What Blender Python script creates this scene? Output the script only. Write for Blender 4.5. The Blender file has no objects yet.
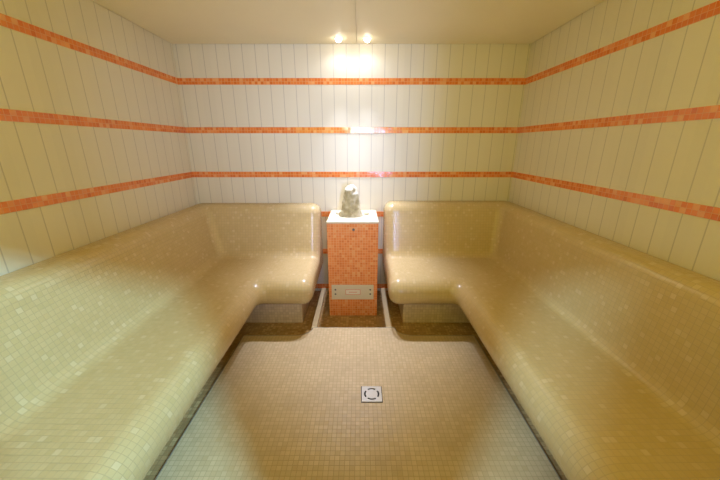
import bpy, bmesh, math, random
from mathutils import Vector, noise
random.seed(7)
C = bpy.context.scene
COL = C.collection
PI = math.pi

# ------------------------------------------------------------------ measures
WL, WR, D, H = -1.613, 1.469, 3.03, 2.30      # left / right / back wall, ceiling
YF = -0.08                                     # inner face of the front wall
CH = 1.4725                                    # eye height
LOW = -0.03                                    # water channel level

# ------------------------------------------------------------------ camera
cam = bpy.data.cameras.new('camera'); co = bpy.data.objects.new('camera', cam); COL.objects.link(co)
cam.sensor_fit = 'HORIZONTAL'; cam.sensor_width = 36; cam.lens = 309 / 720 * 36
cam.clip_start = 0.02
co.location = (0, 0, CH)
co.rotation_euler = (PI / 2 - math.atan(95 / 309), 0, math.radians(-0.0))
C.camera = co

# ------------------------------------------------------------------ world, lights, exposure
w = bpy.data.worlds.new('world'); C.world = w; w.use_nodes = True
bg = w.node_tree.nodes['Background']
bg.inputs[0].default_value = (1.0, 0.86, 0.62, 1); bg.inputs[1].default_value = 0.05
C.view_settings.view_transform = 'Standard'; C.view_settings.look = 'None'
C.view_settings.gamma = 1.0; C.view_settings.use_curve_mapping = False
C.view_settings.exposure = 0.0

def light(name, kind, loc, target, power, color, **k):
    l = bpy.data.lights.new(name, kind); l.energy = power; l.color = color
    for a, b in k.items(): setattr(l, a, b)
    o = bpy.data.objects.new(name, l); COL.objects.link(o); o.location = loc
    o.rotation_euler = (Vector(target) - Vector(loc)).to_track_quat('-Z', 'Y').to_euler()
    return o
# warm fill light added unseen at the front wall, no fixture of the room
light('room_wash', 'AREA', (0, -0.03, 1.75), (0, 2.6, 2.15), 13, (1.0, 0.83, 0.03), shape='RECTANGLE', size=2.4, size_y=0.4)
# unseen lamps added outside the doorway for the floor wedges and back-wall wash
light('added_lamp_cool', 'AREA', (0.37, -0.52, 1.35), (-0.45, 3.0, 1.50), 7.2, (0.40, 0.52, 1.0), shape='RECTANGLE', size=0.05, size_y=0.85, spread=math.radians(56))
light('added_lamp_left', 'AREA', (-1.6, -1.8, 2.95), (0.6, 1.2, 0.2), 170, (0.40, 0.72, 1.0), shape='DISK', size=0.22)
light('added_lamp_right', 'AREA', (1.6, -1.8, 2.95), (-0.7, 1.2, 0.3), 295, (0.32, 0.72, 1.0), shape='DISK', size=0.22)

light('glint_light', 'AREA', (0.03, -0.58, 1.74), (0.03, 3.0, 1.65), 1.6, (0.80, 0.90, 1.0), shape='RECTANGLE', size=0.16, size_y=0.12, spread=math.radians(50))  # added unseen, only to put a white glint on the orange bands

# ------------------------------------------------------------------ materials
def nodes(name):
    m = bpy.data.materials.new(name); m.use_nodes = True
    nt = m.node_tree; b = nt.nodes['Principled BSDF']
    return m, nt, b
def N(nt, t, **k):
    n = nt.nodes.new(t)
    for a, b in k.items(): setattr(n, a, b)
    return n
def plain(name, col, rough=0.5, metal=0.0, var=0.0, scale=8, bump=0.0):
    m, nt, b = nodes(name)
    b.inputs['Base Color'].default_value = (*col, 1); b.inputs['Roughness'].default_value = rough
    b.inputs['Metallic'].default_value = metal
    if var or bump:
        tc = N(nt, 'ShaderNodeTexCoord'); nz = N(nt, 'ShaderNodeTexNoise')
        nz.inputs['Scale'].default_value = scale; nz.inputs['Detail'].default_value = 5
        nt.links.new(tc.outputs['Object'], nz.inputs['Vector'])
        if var:
            r = N(nt, 'ShaderNodeValToRGB')
            r.color_ramp.elements[0].position = 0.3; r.color_ramp.elements[1].position = 0.7
            r.color_ramp.elements[0].color = (*[c * (1 - var) for c in col], 1)
            r.color_ramp.elements[1].color = (*[min(1, c * (1 + var)) for c in col], 1)
            nt.links.new(nz.outputs['Fac'], r.inputs['Fac']); nt.links.new(r.outputs['Color'], b.inputs['Base Color'])
        if bump:
            bp = N(nt, 'ShaderNodeBump'); bp.inputs['Strength'].default_value = bump; bp.inputs['Distance'].default_value = 0.01
            nt.links.new(nz.outputs['Fac'], bp.inputs['Height']); nt.links.new(bp.outputs['Normal'], b.inputs['Normal'])
    return m
def mosaic(name, stops, grout, tile=0.025, mortar=0.07, rough=0.22, bump=0.35, stain=None, tilt=0.05, off=(0, 0)):
    """square glass mosaic laid in metres of UV; stops = [(pos, colour)] picked at random per tile"""
    m, nt, b = nodes(name); L = nt.links.new
    uv = N(nt, 'ShaderNodeUVMap'); uv.uv_map = 'UVMap'
    mp = N(nt, 'ShaderNodeMapping'); mp.inputs['Scale'].default_value = (1 / tile, 1 / tile, 1)
    mp.inputs['Location'].default_value = (off[0], off[1], 0)
    L(uv.outputs[0], mp.inputs['Vector'])
    br = N(nt, 'ShaderNodeTexBrick', offset=0.0, squash=1.0, offset_frequency=2, squash_frequency=2)
    for k, v in (('Scale', 1), ('Mortar Size', mortar), ('Mortar Smooth', 0.3), ('Brick Width', 1), ('Row Height', 1)):
        br.inputs[k].default_value = v
    L(mp.outputs[0], br.inputs['Vector'])
    fl = N(nt, 'ShaderNodeVectorMath', operation='FLOOR'); L(mp.outputs[0], fl.inputs[0])
    wn = N(nt, 'ShaderNodeTexWhiteNoise', noise_dimensions='2D'); L(fl.outputs[0], wn.inputs['Vector'])
    rp = N(nt, 'ShaderNodeValToRGB'); e = rp.color_ramp.elements
    while len(e) < len(stops): e.new(0.5)
    for el, (p, c) in zip(e, stops): el.position = p; el.color = (*c, 1)
    L(wn.outputs['Value'], rp.inputs['Fac'])
    src = rp.outputs['Color']
    if stain:
        tc = N(nt, 'ShaderNodeTexCoord'); nz = N(nt, 'ShaderNodeTexNoise'); nz.inputs['Scale'].default_value = stain[1]
        nz.inputs['Detail'].default_value = 6; L(tc.outputs['Object'], nz.inputs['Vector'])
        r2 = N(nt, 'ShaderNodeMapRange'); r2.inputs['From Min'].default_value = 0.35; r2.inputs['From Max'].default_value = 0.7
        L(nz.outputs['Fac'], r2.inputs['Value'])
        ms = N(nt, 'ShaderNodeMix', data_type='RGBA'); ms.blend_type = 'MULTIPLY'
        L(r2.outputs[0], ms.inputs['Factor']); L(src, ms.inputs['A']); ms.inputs['B'].default_value = (*stain[0], 1)
        src = ms.outputs['Result']
    mx = N(nt, 'ShaderNodeMix', data_type='RGBA')
    L(br.outputs['Fac'], mx.inputs['Factor']); L(src, mx.inputs['A']); mx.inputs['B'].default_value = (*grout, 1)
    L(mx.outputs['Result'], b.inputs['Base Color'])
    rr = N(nt, 'ShaderNodeMapRange'); rr.inputs['To Min'].default_value = rough; rr.inputs['To Max'].default_value = 0.75
    L(br.outputs['Fac'], rr.inputs['Value']); L(rr.outputs[0], b.inputs['Roughness'])
    # hand-laid tiles: each tips a little
    if tilt:
        sub = N(nt, 'ShaderNodeVectorMath', operation='SUBTRACT'); L(wn.outputs['Color'], sub.inputs[0]); sub.inputs[1].default_value = (.5, .5, .5)
        sc = N(nt, 'ShaderNodeVectorMath', operation='SCALE'); L(sub.outputs[0], sc.inputs[0]); sc.inputs['Scale'].default_value = tilt
        ge = N(nt, 'ShaderNodeNewGeometry'); ad = N(nt, 'ShaderNodeVectorMath', operation='ADD')
        L(ge.outputs['Normal'], ad.inputs[0]); L(sc.outputs[0], ad.inputs[1])
        nm = N(nt, 'ShaderNodeVectorMath', operation='NORMALIZE'); L(ad.outputs[0], nm.inputs[0])
    inv = N(nt, 'ShaderNodeMath', operation='SUBTRACT'); inv.inputs[0].default_value = 1; L(br.outputs['Fac'], inv.inputs[1])
    bp = N(nt, 'ShaderNodeBump'); bp.inputs['Strength'].default_value = bump; bp.inputs['Distance'].default_value = 0.002
    L(inv.outputs[0], bp.inputs['Height'])
    if tilt: L(nm.outputs[0], bp.inputs['Normal'])
    L(bp.outputs['Normal'], b.inputs['Normal'])
    return m
def panel(name, col, line, phase, pitch=0.1125, wd=0.0058, rough=0.42):
    """tall glass boards with thin grey joints; u of the UV in metres"""
    m, nt, b = nodes(name); L = nt.links.new
    uv = N(nt, 'ShaderNodeUVMap'); uv.uv_map = 'UVMap'; sx = N(nt, 'ShaderNodeSeparateXYZ'); L(uv.outputs[0], sx.inputs[0])
    a = N(nt, 'ShaderNodeMath', operation='SUBTRACT'); L(sx.outputs[0], a.inputs[0]); a.inputs[1].default_value = phase - pitch / 2
    d = N(nt, 'ShaderNodeMath', operation='DIVIDE'); L(a.outputs[0], d.inputs[0]); d.inputs[1].default_value = pitch
    f = N(nt, 'ShaderNodeMath', operation='FLOORED_MODULO'); L(d.outputs[0], f.inputs[0]); f.inputs[1].default_value = 1
    s = N(nt, 'ShaderNodeMath', operation='SUBTRACT'); L(f.outputs[0], s.inputs[0]); s.inputs[1].default_value = 0.5
    ab = N(nt, 'ShaderNodeMath', operation='ABSOLUTE'); L(s.outputs[0], ab.inputs[0])
    lt = N(nt, 'ShaderNodeMath', operation='LESS_THAN'); L(ab.outputs[0], lt.inputs[0]); lt.inputs[1].default_value = wd / pitch / 2
    fl = N(nt, 'ShaderNodeMath', operation='FLOOR'); L(d.outputs[0], fl.inputs[0])
    wn = N(nt, 'ShaderNodeTexWhiteNoise', noise_dimensions='1D'); L(fl.outputs[0], wn.inputs['W'])
    rp = N(nt, 'ShaderNodeValToRGB'); rp.color_ramp.elements[0].color = (*[c * 0.97 for c in col], 1); rp.color_ramp.elements[1].color = (*col, 1)
    L(wn.outputs['Value'], rp.inputs['Fac'])
    mx = N(nt, 'ShaderNodeMix', data_type='RGBA'); L(lt.outputs[0], mx.inputs['Factor']); L(rp.outputs['Color'], mx.inputs['A'])
    mx.inputs['B'].default_value = (*line, 1); L(mx.outputs['Result'], b.inputs['Base Color'])
    b.inputs['Roughness'].default_value = rough
    return m
def emit(name, col, s):
    m, nt, b = nodes(name); b.inputs['Emission Color'].default_value = (*col, 1); b.inputs['Emission Strength'].default_value = s
    b.inputs['Base Color'].default_value = (1, 1, 1, 1)
    return m

PCOL, PLINE = (0.78, 0.70, 0.54), (0.56, 0.49, 0.38)
M_back = panel('cream boards back', PCOL, PLINE, -0.007)
M_left = panel('cream boards left', PCOL, PLINE, 1.312)
M_right = panel('cream boards right', PCOL, PLINE, 1.267)
M_ceil = plain('cream ceiling', (0.900, 0.795, 0.545), 0.55, var=0.02, scale=2)
M_orange = mosaic('orange mosaic', [(0.0, (0.744, 0.170, 0.032)), (0.4, (0.816, 0.212, 0.044)), (0.8, (0.864, 0.265, 0.064)), (0.97, (0.900, 0.403, 0.144))],
                  (0.792, 0.350, 0.128), tile=0.0265, mortar=0.06, rough=0.16, tilt=0.035)
M_ped = mosaic('salmon mosaic', [(0.0, (0.780, 0.201, 0.046)), (0.4, (0.858, 0.254, 0.062)), (0.8, (0.897, 0.307, 0.092)), (0.97, (0.900, 0.403, 0.154))],
               (0.858, 0.403, 0.169), tile=0.0225, mortar=0.08, rough=0.25, tilt=0.08)
M_bench = mosaic('cream mosaic', [(0.0, (0.620, 0.462, 0.225)), (0.5, (0.640, 0.478, 0.240)), (0.93, (0.655, 0.494, 0.254)), (0.99, (0.700, 0.545, 0.305))],
                 (0.520, 0.378, 0.185), tile=0.025, mortar=0.06, rough=0.24, tilt=0.022)
M_floor = mosaic('sand mosaic', [(0.0, (0.610, 0.462, 0.262)), (0.5, (0.655, 0.500, 0.292)), (0.9, (0.690, 0.532, 0.318)), (0.98, (0.615, 0.455, 0.250))],
                 (0.490, 0.362, 0.200), tile=0.025, mortar=0.06, rough=0.40, tilt=0.03, stain=((0.86, 0.85, 0.84), 2.6))
M_wet = mosaic('brown channel mosaic', [(0.0, (0.44, 0.275, 0.12)), (0.6, (0.56, 0.36, 0.165)), (0.97, (0.66, 0.46, 0.22))],
               (0.306, 0.180, 0.063), tile=0.025, mortar=0.07, rough=0.25, stain=((0.75, 0.72, 0.65), 5))
M_plinth = mosaic('grey beige plinth tile', [(0.0, (0.672, 0.515, 0.352)), (0.97, (0.800, 0.640, 0.464))], (0.576, 0.437, 0.304), tile=0.025, mortar=0.05, rough=0.3)
M_rib = plain('pale kerb stone', (0.64, 0.49, 0.28), 0.5, var=0.05, scale=20)
M_edge = plain('pale edge strip', (0.30, 0.25, 0.18), 0.6)
M_slab = plain('white stone slab', (0.66, 0.575, 0.40), 0.4, var=0.05, scale=15)
M_steel = plain('brushed steel', (0.74, 0.65, 0.50), 0.42, metal=0.35)
M_chrome = plain('drain steel', (0.55, 0.51, 0.46), 0.4, metal=0.2)
M_dark = plain('dark void', (0.02, 0.017, 0.012), 0.7)
M_screw = plain('dark screw', (0.12, 0.10, 0.09), 0.4, metal=0.6)
M_label = plain('label white', (0.86, 0.78, 0.68), 0.5)
M_mark = plain('label red print', (0.72, 0.22, 0.14), 0.5)
M_rim = plain('white lamp rim', (0.85, 0.82, 0.76), 0.4)
M_lens = emit('lamp lens', (1.0, 0.93, 0.82), 30)
M_lobby = plain('lobby plaster', (0.7, 0.62, 0.48), 0.7)

# rock: grey-beige body with a pale mineral crust on what faces up
def rock_mat(name):
    m, nt, b = nodes(name); L = nt.links.new
    tc = N(nt, 'ShaderNodeTexCoord'); nz = N(nt, 'ShaderNodeTexNoise'); nz.inputs['Scale'].default_value = 22; nz.inputs['Detail'].default_value = 8
    L(tc.outputs['Object'], nz.inputs['Vector'])
    r = N(nt, 'ShaderNodeValToRGB'); e = r.color_ramp.elements; e.new(0.5)
    for el, (p, c) in zip(e, [(0.3, (0.30, 0.24, 0.13)), (0.52, (0.46, 0.38, 0.21)), (0.72, (0.68, 0.58, 0.38))]): el.position = p; el.color = (*c, 1)
    L(nz.outputs['Fac'], r.inputs['Fac'])
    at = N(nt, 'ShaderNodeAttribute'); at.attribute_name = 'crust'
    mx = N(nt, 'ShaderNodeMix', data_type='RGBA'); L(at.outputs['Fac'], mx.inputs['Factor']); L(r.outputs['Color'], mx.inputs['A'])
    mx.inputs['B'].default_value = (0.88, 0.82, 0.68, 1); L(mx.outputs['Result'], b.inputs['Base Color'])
    bp = N(nt, 'ShaderNodeBump'); bp.inputs['Strength'].default_value = 0.6; bp.inputs['Distance'].default_value = 0.006
    L(nz.outputs['Fac'], bp.inputs['Height']); L(bp.outputs['Normal'], b.inputs['Normal']); b.inputs['Roughness'].default_value = 0.65
    return m
M_rock = rock_mat('pale rock')

# ------------------------------------------------------------------ mesh helpers
def link(name, bm, mat, parent=None, smooth=False, loc=(0, 0, 0)):
    me = bpy.data.meshes.new(name)
    bmesh.ops.recalc_face_normals(bm, faces=bm.faces)
    bm.to_mesh(me); bm.free()
    me.materials.append(mat)
    if smooth:
        for p in me.polygons: p.use_smooth = True
    o = bpy.data.objects.new(name, me); COL.objects.link(o); o.location = loc
    if parent: o.parent = parent
    return o
def struct(name, bm, mat, smooth=False):
    o = link(name, bm, mat, None, smooth); o['kind'] = 'structure'; return o
def thing(name, label, cat, loc, group=None):
    o = bpy.data.objects.new(name, None); COL.objects.link(o); o.location = loc
    o['label'] = label; o['category'] = cat; o.empty_display_size = 0.05
    if group: o['group'] = group
    return o
def tag(o, label, cat, group=None):
    o['label'] = label; o['category'] = cat
    if group: o['group'] = group
    return o
def boxuv(bm):
    """metre UVs projected along each face's main axis"""
    l = bm.loops.layers.uv.get('UVMap') or bm.loops.layers.uv.new('UVMap')
    bm.normal_update()
    for f in bm.faces:
        n = f.normal; ax = max(range(3), key=lambda i: abs(n[i]))
        for lp in f.loops:
            c = lp.vert.co
            lp[l].uv = ((c.y, c.z), (c.x, c.z), (c.x, c.y))[ax]
def add_box(bm, x0, x1, y0, y1, z0, z1, bevel=0.0, seg=2):
    t = bmesh.new()
    vs = [t.verts.new((x, y, z)) for x in (x0, x1) for y in (y0, y1) for z in (z0, z1)]
    for q in ((0, 1, 3, 2), (4, 6, 7, 5), (0, 4, 5, 1), (2, 3, 7, 6), (0, 2, 6, 4), (1, 5, 7, 3)): t.faces.new([vs[i] for i in q])
    if bevel: bmesh.ops.bevel(t, geom=list(t.edges), offset=bevel, segments=seg, affect='EDGES', profile=0.5)
    me = bpy.data.meshes.new('t'); t.to_mesh(me); t.free(); bm.from_mesh(me); bpy.data.meshes.remove(me)
def box(x0, x1, y0, y1, z0, z1, bevel=0.0, seg=2):
    bm = bmesh.new(); add_box(bm, x0, x1, y0, y1, z0, z1, bevel, seg); boxuv(bm); return bm
def prism(pts, z0, z1):
    bm = bmesh.new()
    a = [bm.verts.new((x, y, z0)) for x, y in pts]; b = [bm.verts.new((x, y, z1)) for x, y in pts]
    bm.faces.new(a[::-1]); bm.faces.new(b)
    n = len(pts)
    for i in range(n): bm.faces.new((a[i], a[(i + 1) % n], b[(i + 1) % n], b[i]))
    boxuv(bm); return bm
def lathe(prof, n=32):
    """prof = [(r, z)] turned about z"""
    bm = bmesh.new(); rings = []
    for r, z in prof:
        rings.append([bm.verts.new((0, 0, z))] if r == 0 else [bm.verts.new((r * math.cos(2 * PI * k / n), r * math.sin(2 * PI * k / n), z)) for k in range(n)])
    for a, b in zip(rings, rings[1:]):
        for k in range(n):
            q = [a[k % len(a)], a[(k + 1) % len(a)], b[(k + 1) % len(b)], b[k % len(b)]]
            u = []
            for v in q:
                if v not in u: u.append(v)
            if len(u) > 2: bm.faces.new(u)
    return bm

# ------------------------------------------------------------------ room shell
T = 0.12
struct('wall_back', box(WL - T, WR + T, D, D + T, LOW - 0.1, H + 0.05), M_back)
struct('wall_left', box(WL - T, WL, YF - T, D, LOW - 0.1, H + 0.05), M_left)
struct('wall_right', box(WR, WR + T, YF - T, D, LOW - 0.1, H + 0.05), M_right)
bm = bmesh.new()
add_box(bm, WL, -0.41, YF - T, YF, LOW - 0.1, H + 0.05); add_box(bm, 0.41, WR, YF - T, YF, LOW - 0.1, H + 0.05)
add_box(bm, -0.41, 0.41, YF - T, YF, 1.92, H + 0.05); boxuv(bm)
struct('wall_front', bm, M_back)
# unseen blocker added behind the doorway to cut the lamp beams, and the lobby floor
struct('beam_blocker', box(-0.55, 0.27, -0.72, -0.62, LOW, 2.25), M_lobby)
struct('floor_lobby', box(-2.6, 2.6, -3.0, YF - T, LOW - 0.1, LOW), M_lobby)

# ceiling: two cream sheets with a narrow open joint between them
bm = bmesh.new(); XJ = -0.028
add_box(bm, WL + 0.006, XJ - 0.0012, YF, D - 0.010, H, H + 0.03); add_box(bm, XJ + 0.0012, WR - 0.006, YF, D - 0.010, H, H + 0.03)
add_box(bm, WL - T, WR + T, YF - T, D + T, H + 0.03, H + 0.06)
struct('ceiling', bm, M_ceil)

# bands of orange mosaic, two tiles high
ZB = [2.011, 1.603, 1.201, 0.813, 0.420, 0.024]
HB = 0.0265
n = 0
def band(x0, x1, y0, y1, z):
    global n
    n += 1
    b = bmesh.new(); add_box(b, x0, x1, y0, y1, z - HB, z + HB)
    l = b.loops.layers.uv.new('UVMap')
    for f in b.faces:
        for lp in f.loops:
            c = lp.vert.co; lp[l].uv = (c.x + c.y + n * 0.53, c.z - z + HB + n * 0.53)
    struct('trim_%d' % n, b, M_orange)
for z in ZB: band(WL + 0.003, WR - 0.003, D - 0.003, D + 0.001, z)
for z in ZB[:3]:
    band(WL - 0.001, WL + 0.003, YF, D, z); band(WR - 0.003, WR + 0.001, YF, D, z)

# channel floor, raised tiled floor, two kerbs, edge strip
struct('floor_channel', box(WL, WR, YF - T, D, LOW - 0.1, LOW), M_wet)
XL, XR, YB, YC = -0.938, 0.92, 2.16, 2.272
def arc(cx, cy, r, a0, a1, k=10): return [(cx + r * math.cos(a0 + (a1 - a0) * i / k), cy + r * math.sin(a0 + (a1 - a0) * i / k)) for i in range(k + 1)]
def scurve(x0, y0, x1, y1, k=14):     # quarter sweep leaving x0 level and arriving steeper at x1
    return [(x0 + (x1 - x0) * math.sin(t), y0 + (y1 - y0) * (1 - math.cos(t))) for t in [PI / 2 * i / k for i in range(k + 1)]]
back = [(XL, YB)] + scurve(-0.52, YB, -0.392, YC) + scurve(0.43, YB, 0.29, YC)[::-1] + [(XR, YB)]
pts = [(XR, YF), (XL, YF)] + back
struct('floor', prism(pts[::-1], LOW, 0.0), M_floor)
def edge_strip(path, wd, z0, z1):
    b = bmesh.new(); rows = []
    for i, p in enumerate(path):
        a = Vector(path[max(i - 1, 0)]); c = Vector(path[min(i + 1, len(path) - 1)]); t = (c - a).normalized(); nn = Vector((-t.y, t.x)) * wd
        p = Vector(p); rows.append([b.verts.new((*p, z0)), b.verts.new((*p, z1)), b.verts.new((*(p + nn), z1)), b.verts.new((*(p + nn), z0))])
    for a, c in zip(rows, rows[1:]):
        for k in range(4): b.faces.new((a[k], a[(k + 1) % 4], c[(k + 1) % 4], c[k]))
    b.faces.new(rows[0]); b.faces.new(rows[-1][::-1]); boxuv(b); return b
struct('trim_21', edge_strip([(XL, YF), (XL, YB - 0.002)], 0.006, LOW, 0.001), M_edge)
struct('trim_22', edge_strip([(XR, YB - 0.002), (XR, YF)], 0.006, LOW, 0.001), M_edge)
struct('trim_23', edge_strip(back, 0.006, LOW, 0.001), M_edge)
struct('trim_24', box(-0.410, -0.366, YC + 0.006, D, LOW, 0.0, 0.003), M_rib)
struct('trim_25', box(0.222, 0.277, YC + 0.006, D, LOW, 0.0, 0.003), M_rib)

# ------------------------------------------------------------------ tiled benches
def profile(top, dt, rt, df0, df1, dc, zs, dn, rn, zn, dp):
    """(depth from wall, height): top ledge, rolled edge, raked back, hollow, seat, rolled nose, underside"""
    P = [(0, top), (dt * 0.5, top), (dt, top)]
    P += [(dt + (df0 - dt) * math.sin(a), top - rt + rt * math.cos(a)) for a in [PI / 2 * k / 8 for k in range(1, 9)]]
    zc = zs + 0.055
    for k in range(1, 8): P.append((df0 + (df1 - df0) * k / 7, top - rt + (zc - top + rt) * k / 7))
    for k in range(1, 9):                               # hollow between back and seat
        t = k / 8; a = (df1, zc); b = (df1 + (df1 - df0) * 0.3, zs); c = (dc + 0.035, zs)
        P.append(tuple((1 - t) ** 2 * a[i] + 2 * t * (1 - t) * b[i] + t * t * c[i] for i in (0, 1)))
    s0 = dc + 0.035; s1 = dn - rn
    for k in range(1, 7): P.append((s0 + (s1 - s0) * k / 6, zs + (zn + rn - zs) * k / 6))
    P += [(s1 + rn * math.sin(a), zn + rn * math.cos(a)) for a in [PI * k / 18 for k in range(1, 18)]]
    P += [(s1, zn - rn), (dp, zn - rn + 0.01), (0.0, zn - rn + 0.01)]
    return P
def inset(P, e):
    out = []
    for i, p in enumerate(P):
        a = Vector(P[max(i - 1, 0)]); c = Vector(P[min(i + 1, len(P) - 1)]); t = (c - a)
        t = t.normalized() if t.length > 1e-6 else Vector((1, 0))
        q = Vector(p) + Vector((t.y, -t.x)) * e
        out.append((max(0.0, q.x if p[0] > 1e-6 else 0.0), q.y))
    return out
GAP = 0.004
def bench_shell(side, PA, PB, xe, rc=0.07, re=0.085):
    """sweep along a side wall (PA), round the corner, along the back wall (PB) to a rolled end at xe"""
    sg = 1 if side == 'left' else -1
    wall = WL if side == 'left' else WR
    X = lambda x: wall + sg * max(x, GAP)
    bm = bmesh.new(); uvl = bm.loops.layers.uv.new('UVMap')
    rows = []                                           # (verts, [u for run A], [u for run B])
    m = len(PA)
    yend = [D - PB[i][0] - rc for i in range(m)]
    ys = [YF + GAP + (2.05 - YF - GAP) * k / 16 for k in range(17)]
    for y in ys:
        rows.append(([bm.verts.new((X(PA[i][0]), y, PA[i][1])) for i in range(m)], [y] * m, None))
    K = 10
    for k in range(K + 1):
        ph = PI / 2 * k / K; vs = []; ua = []; ub = []
        for i in range(m):
            dA, dB = PA[i][0], PB[i][0]
            cx, cy = dA + rc, D - dB - rc
            z = PA[i][1] + (PB[i][1] - PA[i][1]) * k / K
            vs.append(bm.verts.new((X(cx - rc * math.cos(ph)), min(cy + rc * math.sin(ph), D - GAP), z)))
            ua.append(cy + rc * ph); ub.append(cx - rc * (PI / 2 - ph))
        rows.append((vs, ua, ub))
    xi = abs(xe - wall)
    x0 = max(p[0] for p in PA) + rc + 0.01
    xs = [x0 + (xi - re - x0) * k / 5 for k in range(1, 6)]
    secs = [(x, 0.0, x) for x in xs] + [(xi - re + re * math.sin(a), re * (1 - math.cos(a)), xi - re + re * a) for a in [PI / 2 * k / 9 for k in range(1, 10)]]
    for x, e, u in secs:
        Q = inset(PB, e) if e else PB
        rows.append(([bm.verts.new((X(x), D - max(q[0], GAP), q[1])) for q in Q], None, [u] * m))
    va = [0.0]; vb = [0.0]
    for i in range(1, m):
        va.append(va[-1] + (Vector(PA[i]) - Vector(PA[i - 1])).length); vb.append(vb[-1] + (Vector(PB[i]) - Vector(PB[i - 1])).length)
    for j in range(len(rows) - 1):
        (a, aA, aB), (b, bA, bB) = rows[j], rows[j + 1]
        useA = (aA is not None and bA is not None and j < 17 + K // 2 - 1)
        for i in range(m - 1):
            try: f = bm.faces.new((a[i], a[i + 1], b[i + 1], b[i]))
            except ValueError: continue
            U = {a[i]: (aA if useA else aB)[i], a[i + 1]: (aA if useA else aB)[i + 1], b[i]: (bA if useA else bB)[i], b[i + 1]: (bA if useA else bB)[i + 1]}
            v = va if useA else vb
            V = {a[i]: v[i], a[i + 1]: v[i + 1], b[i]: v[i], b[i + 1]: v[i + 1]}
            f.smooth = True
            for lp in f.loops: lp[uvl].uv = (U[lp.vert], V[lp.vert])
    for r in (rows[0][0], rows[-1][0]):
        f = bm.faces.new(r)
        for lp in f.loops: lp[uvl].uv = (lp.vert.co.y, lp.vert.co.z)
    return bm
def bench(side, PA, PB, xe, plinth, label):
    wall = WL if side == 'left' else WR
    t = thing('tiled_bench', label, 'bench', (wall, D, LOW))
    o = link('seat_shell', bench_shell(side, PA, PB, xe), M_bench, t); o.location = (-wall, -D, -LOW)
    px, py, pe = plinth
    w0 = wall + (GAP if side == 'left' else -GAP); L = [(w0, YF + GAP), (px, YF + GAP), (px, py), (pe, py), (pe, D - GAP), (w0, D - GAP)]
    o = link('plinth', prism(L, LOW, 0.224), M_plinth, t); o.location = (-wall, -D, -LOW)
    return t
PL = profile(0.912, 0.075, 0.09, 0.165, 0.262, 0.31, 0.452, 0.816, 0.115, 0.33, 0.46)
PBk = profile(0.925, 0.075, 0.09, 0.165, 0.250, 0.29, 0.452, 0.828, 0.115, 0.33, 0.55)
PR = profile(0.942, 0.065, 0.08, 0.135, 0.180, 0.205, 0.452, 0.707, 0.115, 0.33, 0.36)
PBr = profile(0.948, 0.075, 0.09, 0.165, 0.245, 0.27, 0.452, 0.828, 0.115, 0.33, 0.55)
bench('left', PL, PBk, -0.385, (-1.12, 2.40, -0.506), 'cream mosaic corner bench along the left wall, lit brighter')
bench('right', PR, PBr, 0.236, (1.08, 2.40, 0.378), 'cream mosaic corner bench along the right wall, in browner shade')

# ------------------------------------------------------------------ pedestal
PX0, PX1, PY, PZ = -0.280, 0.155, 2.515, 0.852
pc = (PX0 + PX1) / 2
t = thing('steam_pedestal', 'square pillar of orange mosaic with white stone top and steel plate', 'pedestal', (pc, PY, LOW))
def pl(o): o.location = (-pc, -PY, -LOW); return o
pl(link('body', box(PX0, PX1, PY, D - 0.004, LOW, PZ - 0.008, 0.004), M_ped, t))
pl(link('top_slab', box(PX0 - 0.002, PX1 + 0.002, PY - 0.004, D - 0.004, PZ - 0.008, PZ + 0.006, 0.002), M_slab, t))
b = lathe([(0, 0.003), (0.004, 0.003), (0.0065, 0.002), (0.009, 0.006), (0.011, 0.004), (0.011, 0.0), (0, 0)], 20)
bmesh.ops.rotate(b, verts=b.verts, cent=(0, 0, 0), matrix=__import__('mathutils').Matrix.Rotation(PI / 2, 3, 'X'))
bmesh.ops.translate(b, verts=b.verts, vec=(-0.055, PY, 0.79))
o = pl(link('nozzle', b, M_screw, t, True)); o['label'] = 'small dark nozzle'
X0, X1, Z0, Z1 = -0.254, 0.122, 0.140, 0.282
pt = pl(link('service_plate', box(X0, X1, PY - 0.004, PY + 0.001, Z0, Z1, 0.0015), M_steel, t)); pt['label'] = 'steel service plate'
def pp(o): return o
for sx in (X0 + 0.034, X1 - 0.03):
    for sz in (Z0 + 0.052, Z1 - 0.047):
        b = lathe([(0, 0.0035), (0.006, 0.003), (0.008, 0.001), (0.008, 0), (0, 0)], 16)
        bmesh.ops.rotate(b, verts=b.verts, cent=(0, 0, 0), matrix=__import__('mathutils').Matrix.Rotation(PI / 2, 3, 'X'))
        bmesh.ops.translate(b, verts=b.verts, vec=(sx, PY - 0.004, sz))
        link('screw', b, M_screw, pt, True)
lx0, lx1, lz0, lz1 = -0.130, 0.004, 0.187, 0.238
link('sticker', box(lx0, lx1, PY - 0.0052, PY - 0.0038, lz0, lz1), M_label, pt)
b = bmesh.new()
def mk(x0, x1, z0, z1): add_box(b, x0, x1, PY - 0.0062, PY - 0.005, z0, z1)
mk(lx0, lx1, lz0, lz0 + 0.004); mk(lx0, lx1, lz1 - 0.004, lz1); mk(lx0, lx0 + 0.004, lz0, lz1); mk(lx1 - 0.004, lx1, lz0, lz1)
mk(lx0 + 0.03, lx1 - 0.03, 0.209, 0.2145)
link('sticker_print', b, M_mark, pt)

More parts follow.
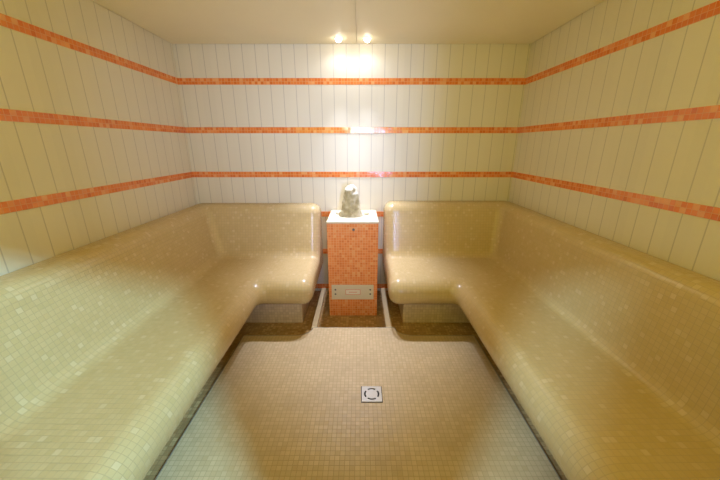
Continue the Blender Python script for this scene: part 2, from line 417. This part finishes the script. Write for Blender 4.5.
# ------------------------------------------------------------------ rock on the pedestal
def rock(name, rings, seed, crust, base, rough=0.012, nseg=40, nr=34):
    """rings = [(z, cx, cy, rx, ry)] interpolated smoothly, then broken up with noise"""
    bm = bmesh.new(); rows = []
    def at(t):
        k = t * (len(rings) - 1); i = min(int(k), len(rings) - 2); f = k - i; f = f * f * (3 - 2 * f) * 0.5 + f * 0.5
        return [rings[i][j] + (rings[i + 1][j] - rings[i][j]) * f for j in range(5)]
    sd = Vector((seed, seed * 1.7, seed * 0.3))
    for r in range(nr + 1):
        z, cx, cy, rx, ry = at(r / nr); row = []
        for k in range(nseg):
            a = 2 * PI * k / nseg
            p = Vector((cx + rx * math.cos(a), cy + ry * math.sin(a), z))
            q = p / 0.05 + sd
            amp = rough * (0.35 if r == 0 else 1)
            dsp = noise.fractal(q, 0.9, 2.1, 5) * amp + noise.noise(q * 0.55) * amp * 1.1
            ridge = abs(noise.noise(Vector((q.x * 1.3, q.y * 1.3, q.z * 0.35)))) * amp * 0.9
            dirn = Vector((math.cos(a), math.sin(a), 0.25 if 0 < r else 0))
            p = p + dirn * (dsp - ridge) * min(1, rx / 0.03)
            if r == 0: p.z = 0
            row.append(bm.verts.new(p))
        rows.append(row)
    for a, c in zip(rows, rows[1:]):
        for k in range(nseg): bm.faces.new((a[k], a[(k + 1) % nseg], c[(k + 1) % nseg], c[k]))
    bm.faces.new(rows[0][::-1]); bm.faces.new(rows[-1])
    bm.normal_update()
    o = link(name, bm, M_rock, None, True, base)
    me = o.data; at_ = me.attributes.new('crust', 'FLOAT', 'POINT')
    for v in me.vertices: at_.data[v.index].value = crust(v)
    return o
ZT = PZ + 0.006
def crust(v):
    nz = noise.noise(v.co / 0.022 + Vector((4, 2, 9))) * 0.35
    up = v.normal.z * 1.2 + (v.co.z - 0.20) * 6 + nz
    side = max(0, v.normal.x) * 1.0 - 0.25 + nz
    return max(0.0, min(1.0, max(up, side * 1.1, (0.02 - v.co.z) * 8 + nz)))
o = rock('rock', [(0, .004, 0, .108, .068), (.03, .004, .002, .103, .066), (.06, .005, .004, .094, .061), (.10, .006, .006, .083, .056), (.15, .005, .006, .072, .051),
                  (.20, .006, .006, .061, .046), (.235, .006, .006, .053, .041), (.258, .009, .006, .042, .035), (.272, .011, .006, .027, .022), (.279, .012, .006, .008, .007)], 3.1, crust, (-0.083, 2.745, ZT))
tag(o, 'upright craggy pale rock standing on the white pedestal top', 'rock')
def peb(x, y, r, seed, label):
    o = rock('pebble', [(0, 0, 0, r * .8, r * .7), (r * .35, 0, 0, r, r * .85), (r * .7, 0, 0, r * .8, r * .7), (r * .9, 0, 0, r * .35, r * .3)], seed, lambda v: 0.25, (x, y, ZT), rough=r * 0.18, nseg=18, nr=10)
    tag(o, label, 'pebble')
peb(0.062, 2.80, 0.026, 8.2, 'small pale stone chip on the pedestal top right of the rock')
peb(-0.205, 2.82, 0.022, 5.5, 'small pale stone chip on the pedestal top left of the rock')

# ------------------------------------------------------------------ floor drain
DX, DY, S = 0.072, 1.545, 0.061
t = thing('floor_drain', 'square steel floor drain with round slotted cover in the tiled floor', 'drain', (DX, DY, 0))
link('frame', (lambda b: b)(box(-S - 0.004, S + 0.004, -S - 0.004, S + 0.004, -0.02, 0.0012)), M_dark, t)  # near-black block: dark rim, and painted shade showing through the slots
b = bmesh.new(); NS = 96; r1, r2 = 0.0365, 0.0475
def sq(a):
    c, s = math.cos(a), math.sin(a); k = S / max(abs(c), abs(s)); return (c * k, s * k)
def ring_pts(z): return [[b.verts.new((r1 * math.cos(2 * PI * k / NS), r1 * math.sin(2 * PI * k / NS), z)) for k in range(NS)],
                         [b.verts.new((r2 * math.cos(2 * PI * k / NS), r2 * math.sin(2 * PI * k / NS), z)) for k in range(NS)],
                         [b.verts.new((*sq(2 * PI * k / NS), z)) for k in range(NS)]]
zt = 0.0042
A = ring_pts(zt); Bq = ring_pts(0.0012)
slot = lambda k: abs(((k + 0.5) / NS * 4 + 0.5) % 1 - 0.5) < 0.36
b.faces.new(A[0])
for k in range(NS):
    j = (k + 1) % NS
    b.faces.new((A[1][k], A[2][k], A[2][j], A[1][j]))
    b.faces.new((A[2][k], Bq[2][k], Bq[2][j], A[2][j]))
    if not slot(k): b.faces.new((A[0][k], A[1][k], A[1][j], A[0][j]))
    else:
        b.faces.new((A[0][k], A[0][j], Bq[0][j], Bq[0][k])); b.faces.new((A[1][k], A[1][j], Bq[1][j], Bq[1][k]))
bmesh.ops.delete(b, geom=[v for v in b.verts if not v.link_faces], context='VERTS')
link('cover', b, M_chrome, t)

# ------------------------------------------------------------------ ceiling downlights
LY = 2.875
for x, lab in ((-0.174, 'left of the two small bright downlights in the ceiling above the pedestal'), (0.058, 'right of the two small bright downlights in the ceiling above the pedestal')):
    t = thing('downlight', lab, 'lamp', (x, LY, H), 'ceiling downlights by the back wall')
    link('rim', lathe([(0.025, 0.0), (0.025, -0.002), (0.027, -0.005), (0.034, -0.004), (0.037, 0.0)], 32), M_rim, t, True)
    link('lens', lathe([(0, -0.030), (0.010, -0.028), (0.019, -0.021), (0.024, -0.010), (0.0252, 0.0), (0, 0.0)], 24), M_lens, t, True)
    lo = light('downlight_beam', 'SPOT', (x, LY, H - 0.035), (x, 2.46, 0), 120, (0.70, 0.775, 1.0), spot_size=math.radians(60), spot_blend=1.0, shadow_soft_size=0.015)
    lo.parent = t; lo.location = (0, 0, -0.035)
    lo = light('downlight_spill', 'SPOT', (x, LY, H - 0.035), (x, LY, 0), 2.2, (0.72, 0.80, 1.0), spot_size=math.radians(170), spot_blend=0.6, shadow_soft_size=0.02)
    lo.parent = t; lo.location = (0, 0, -0.036)
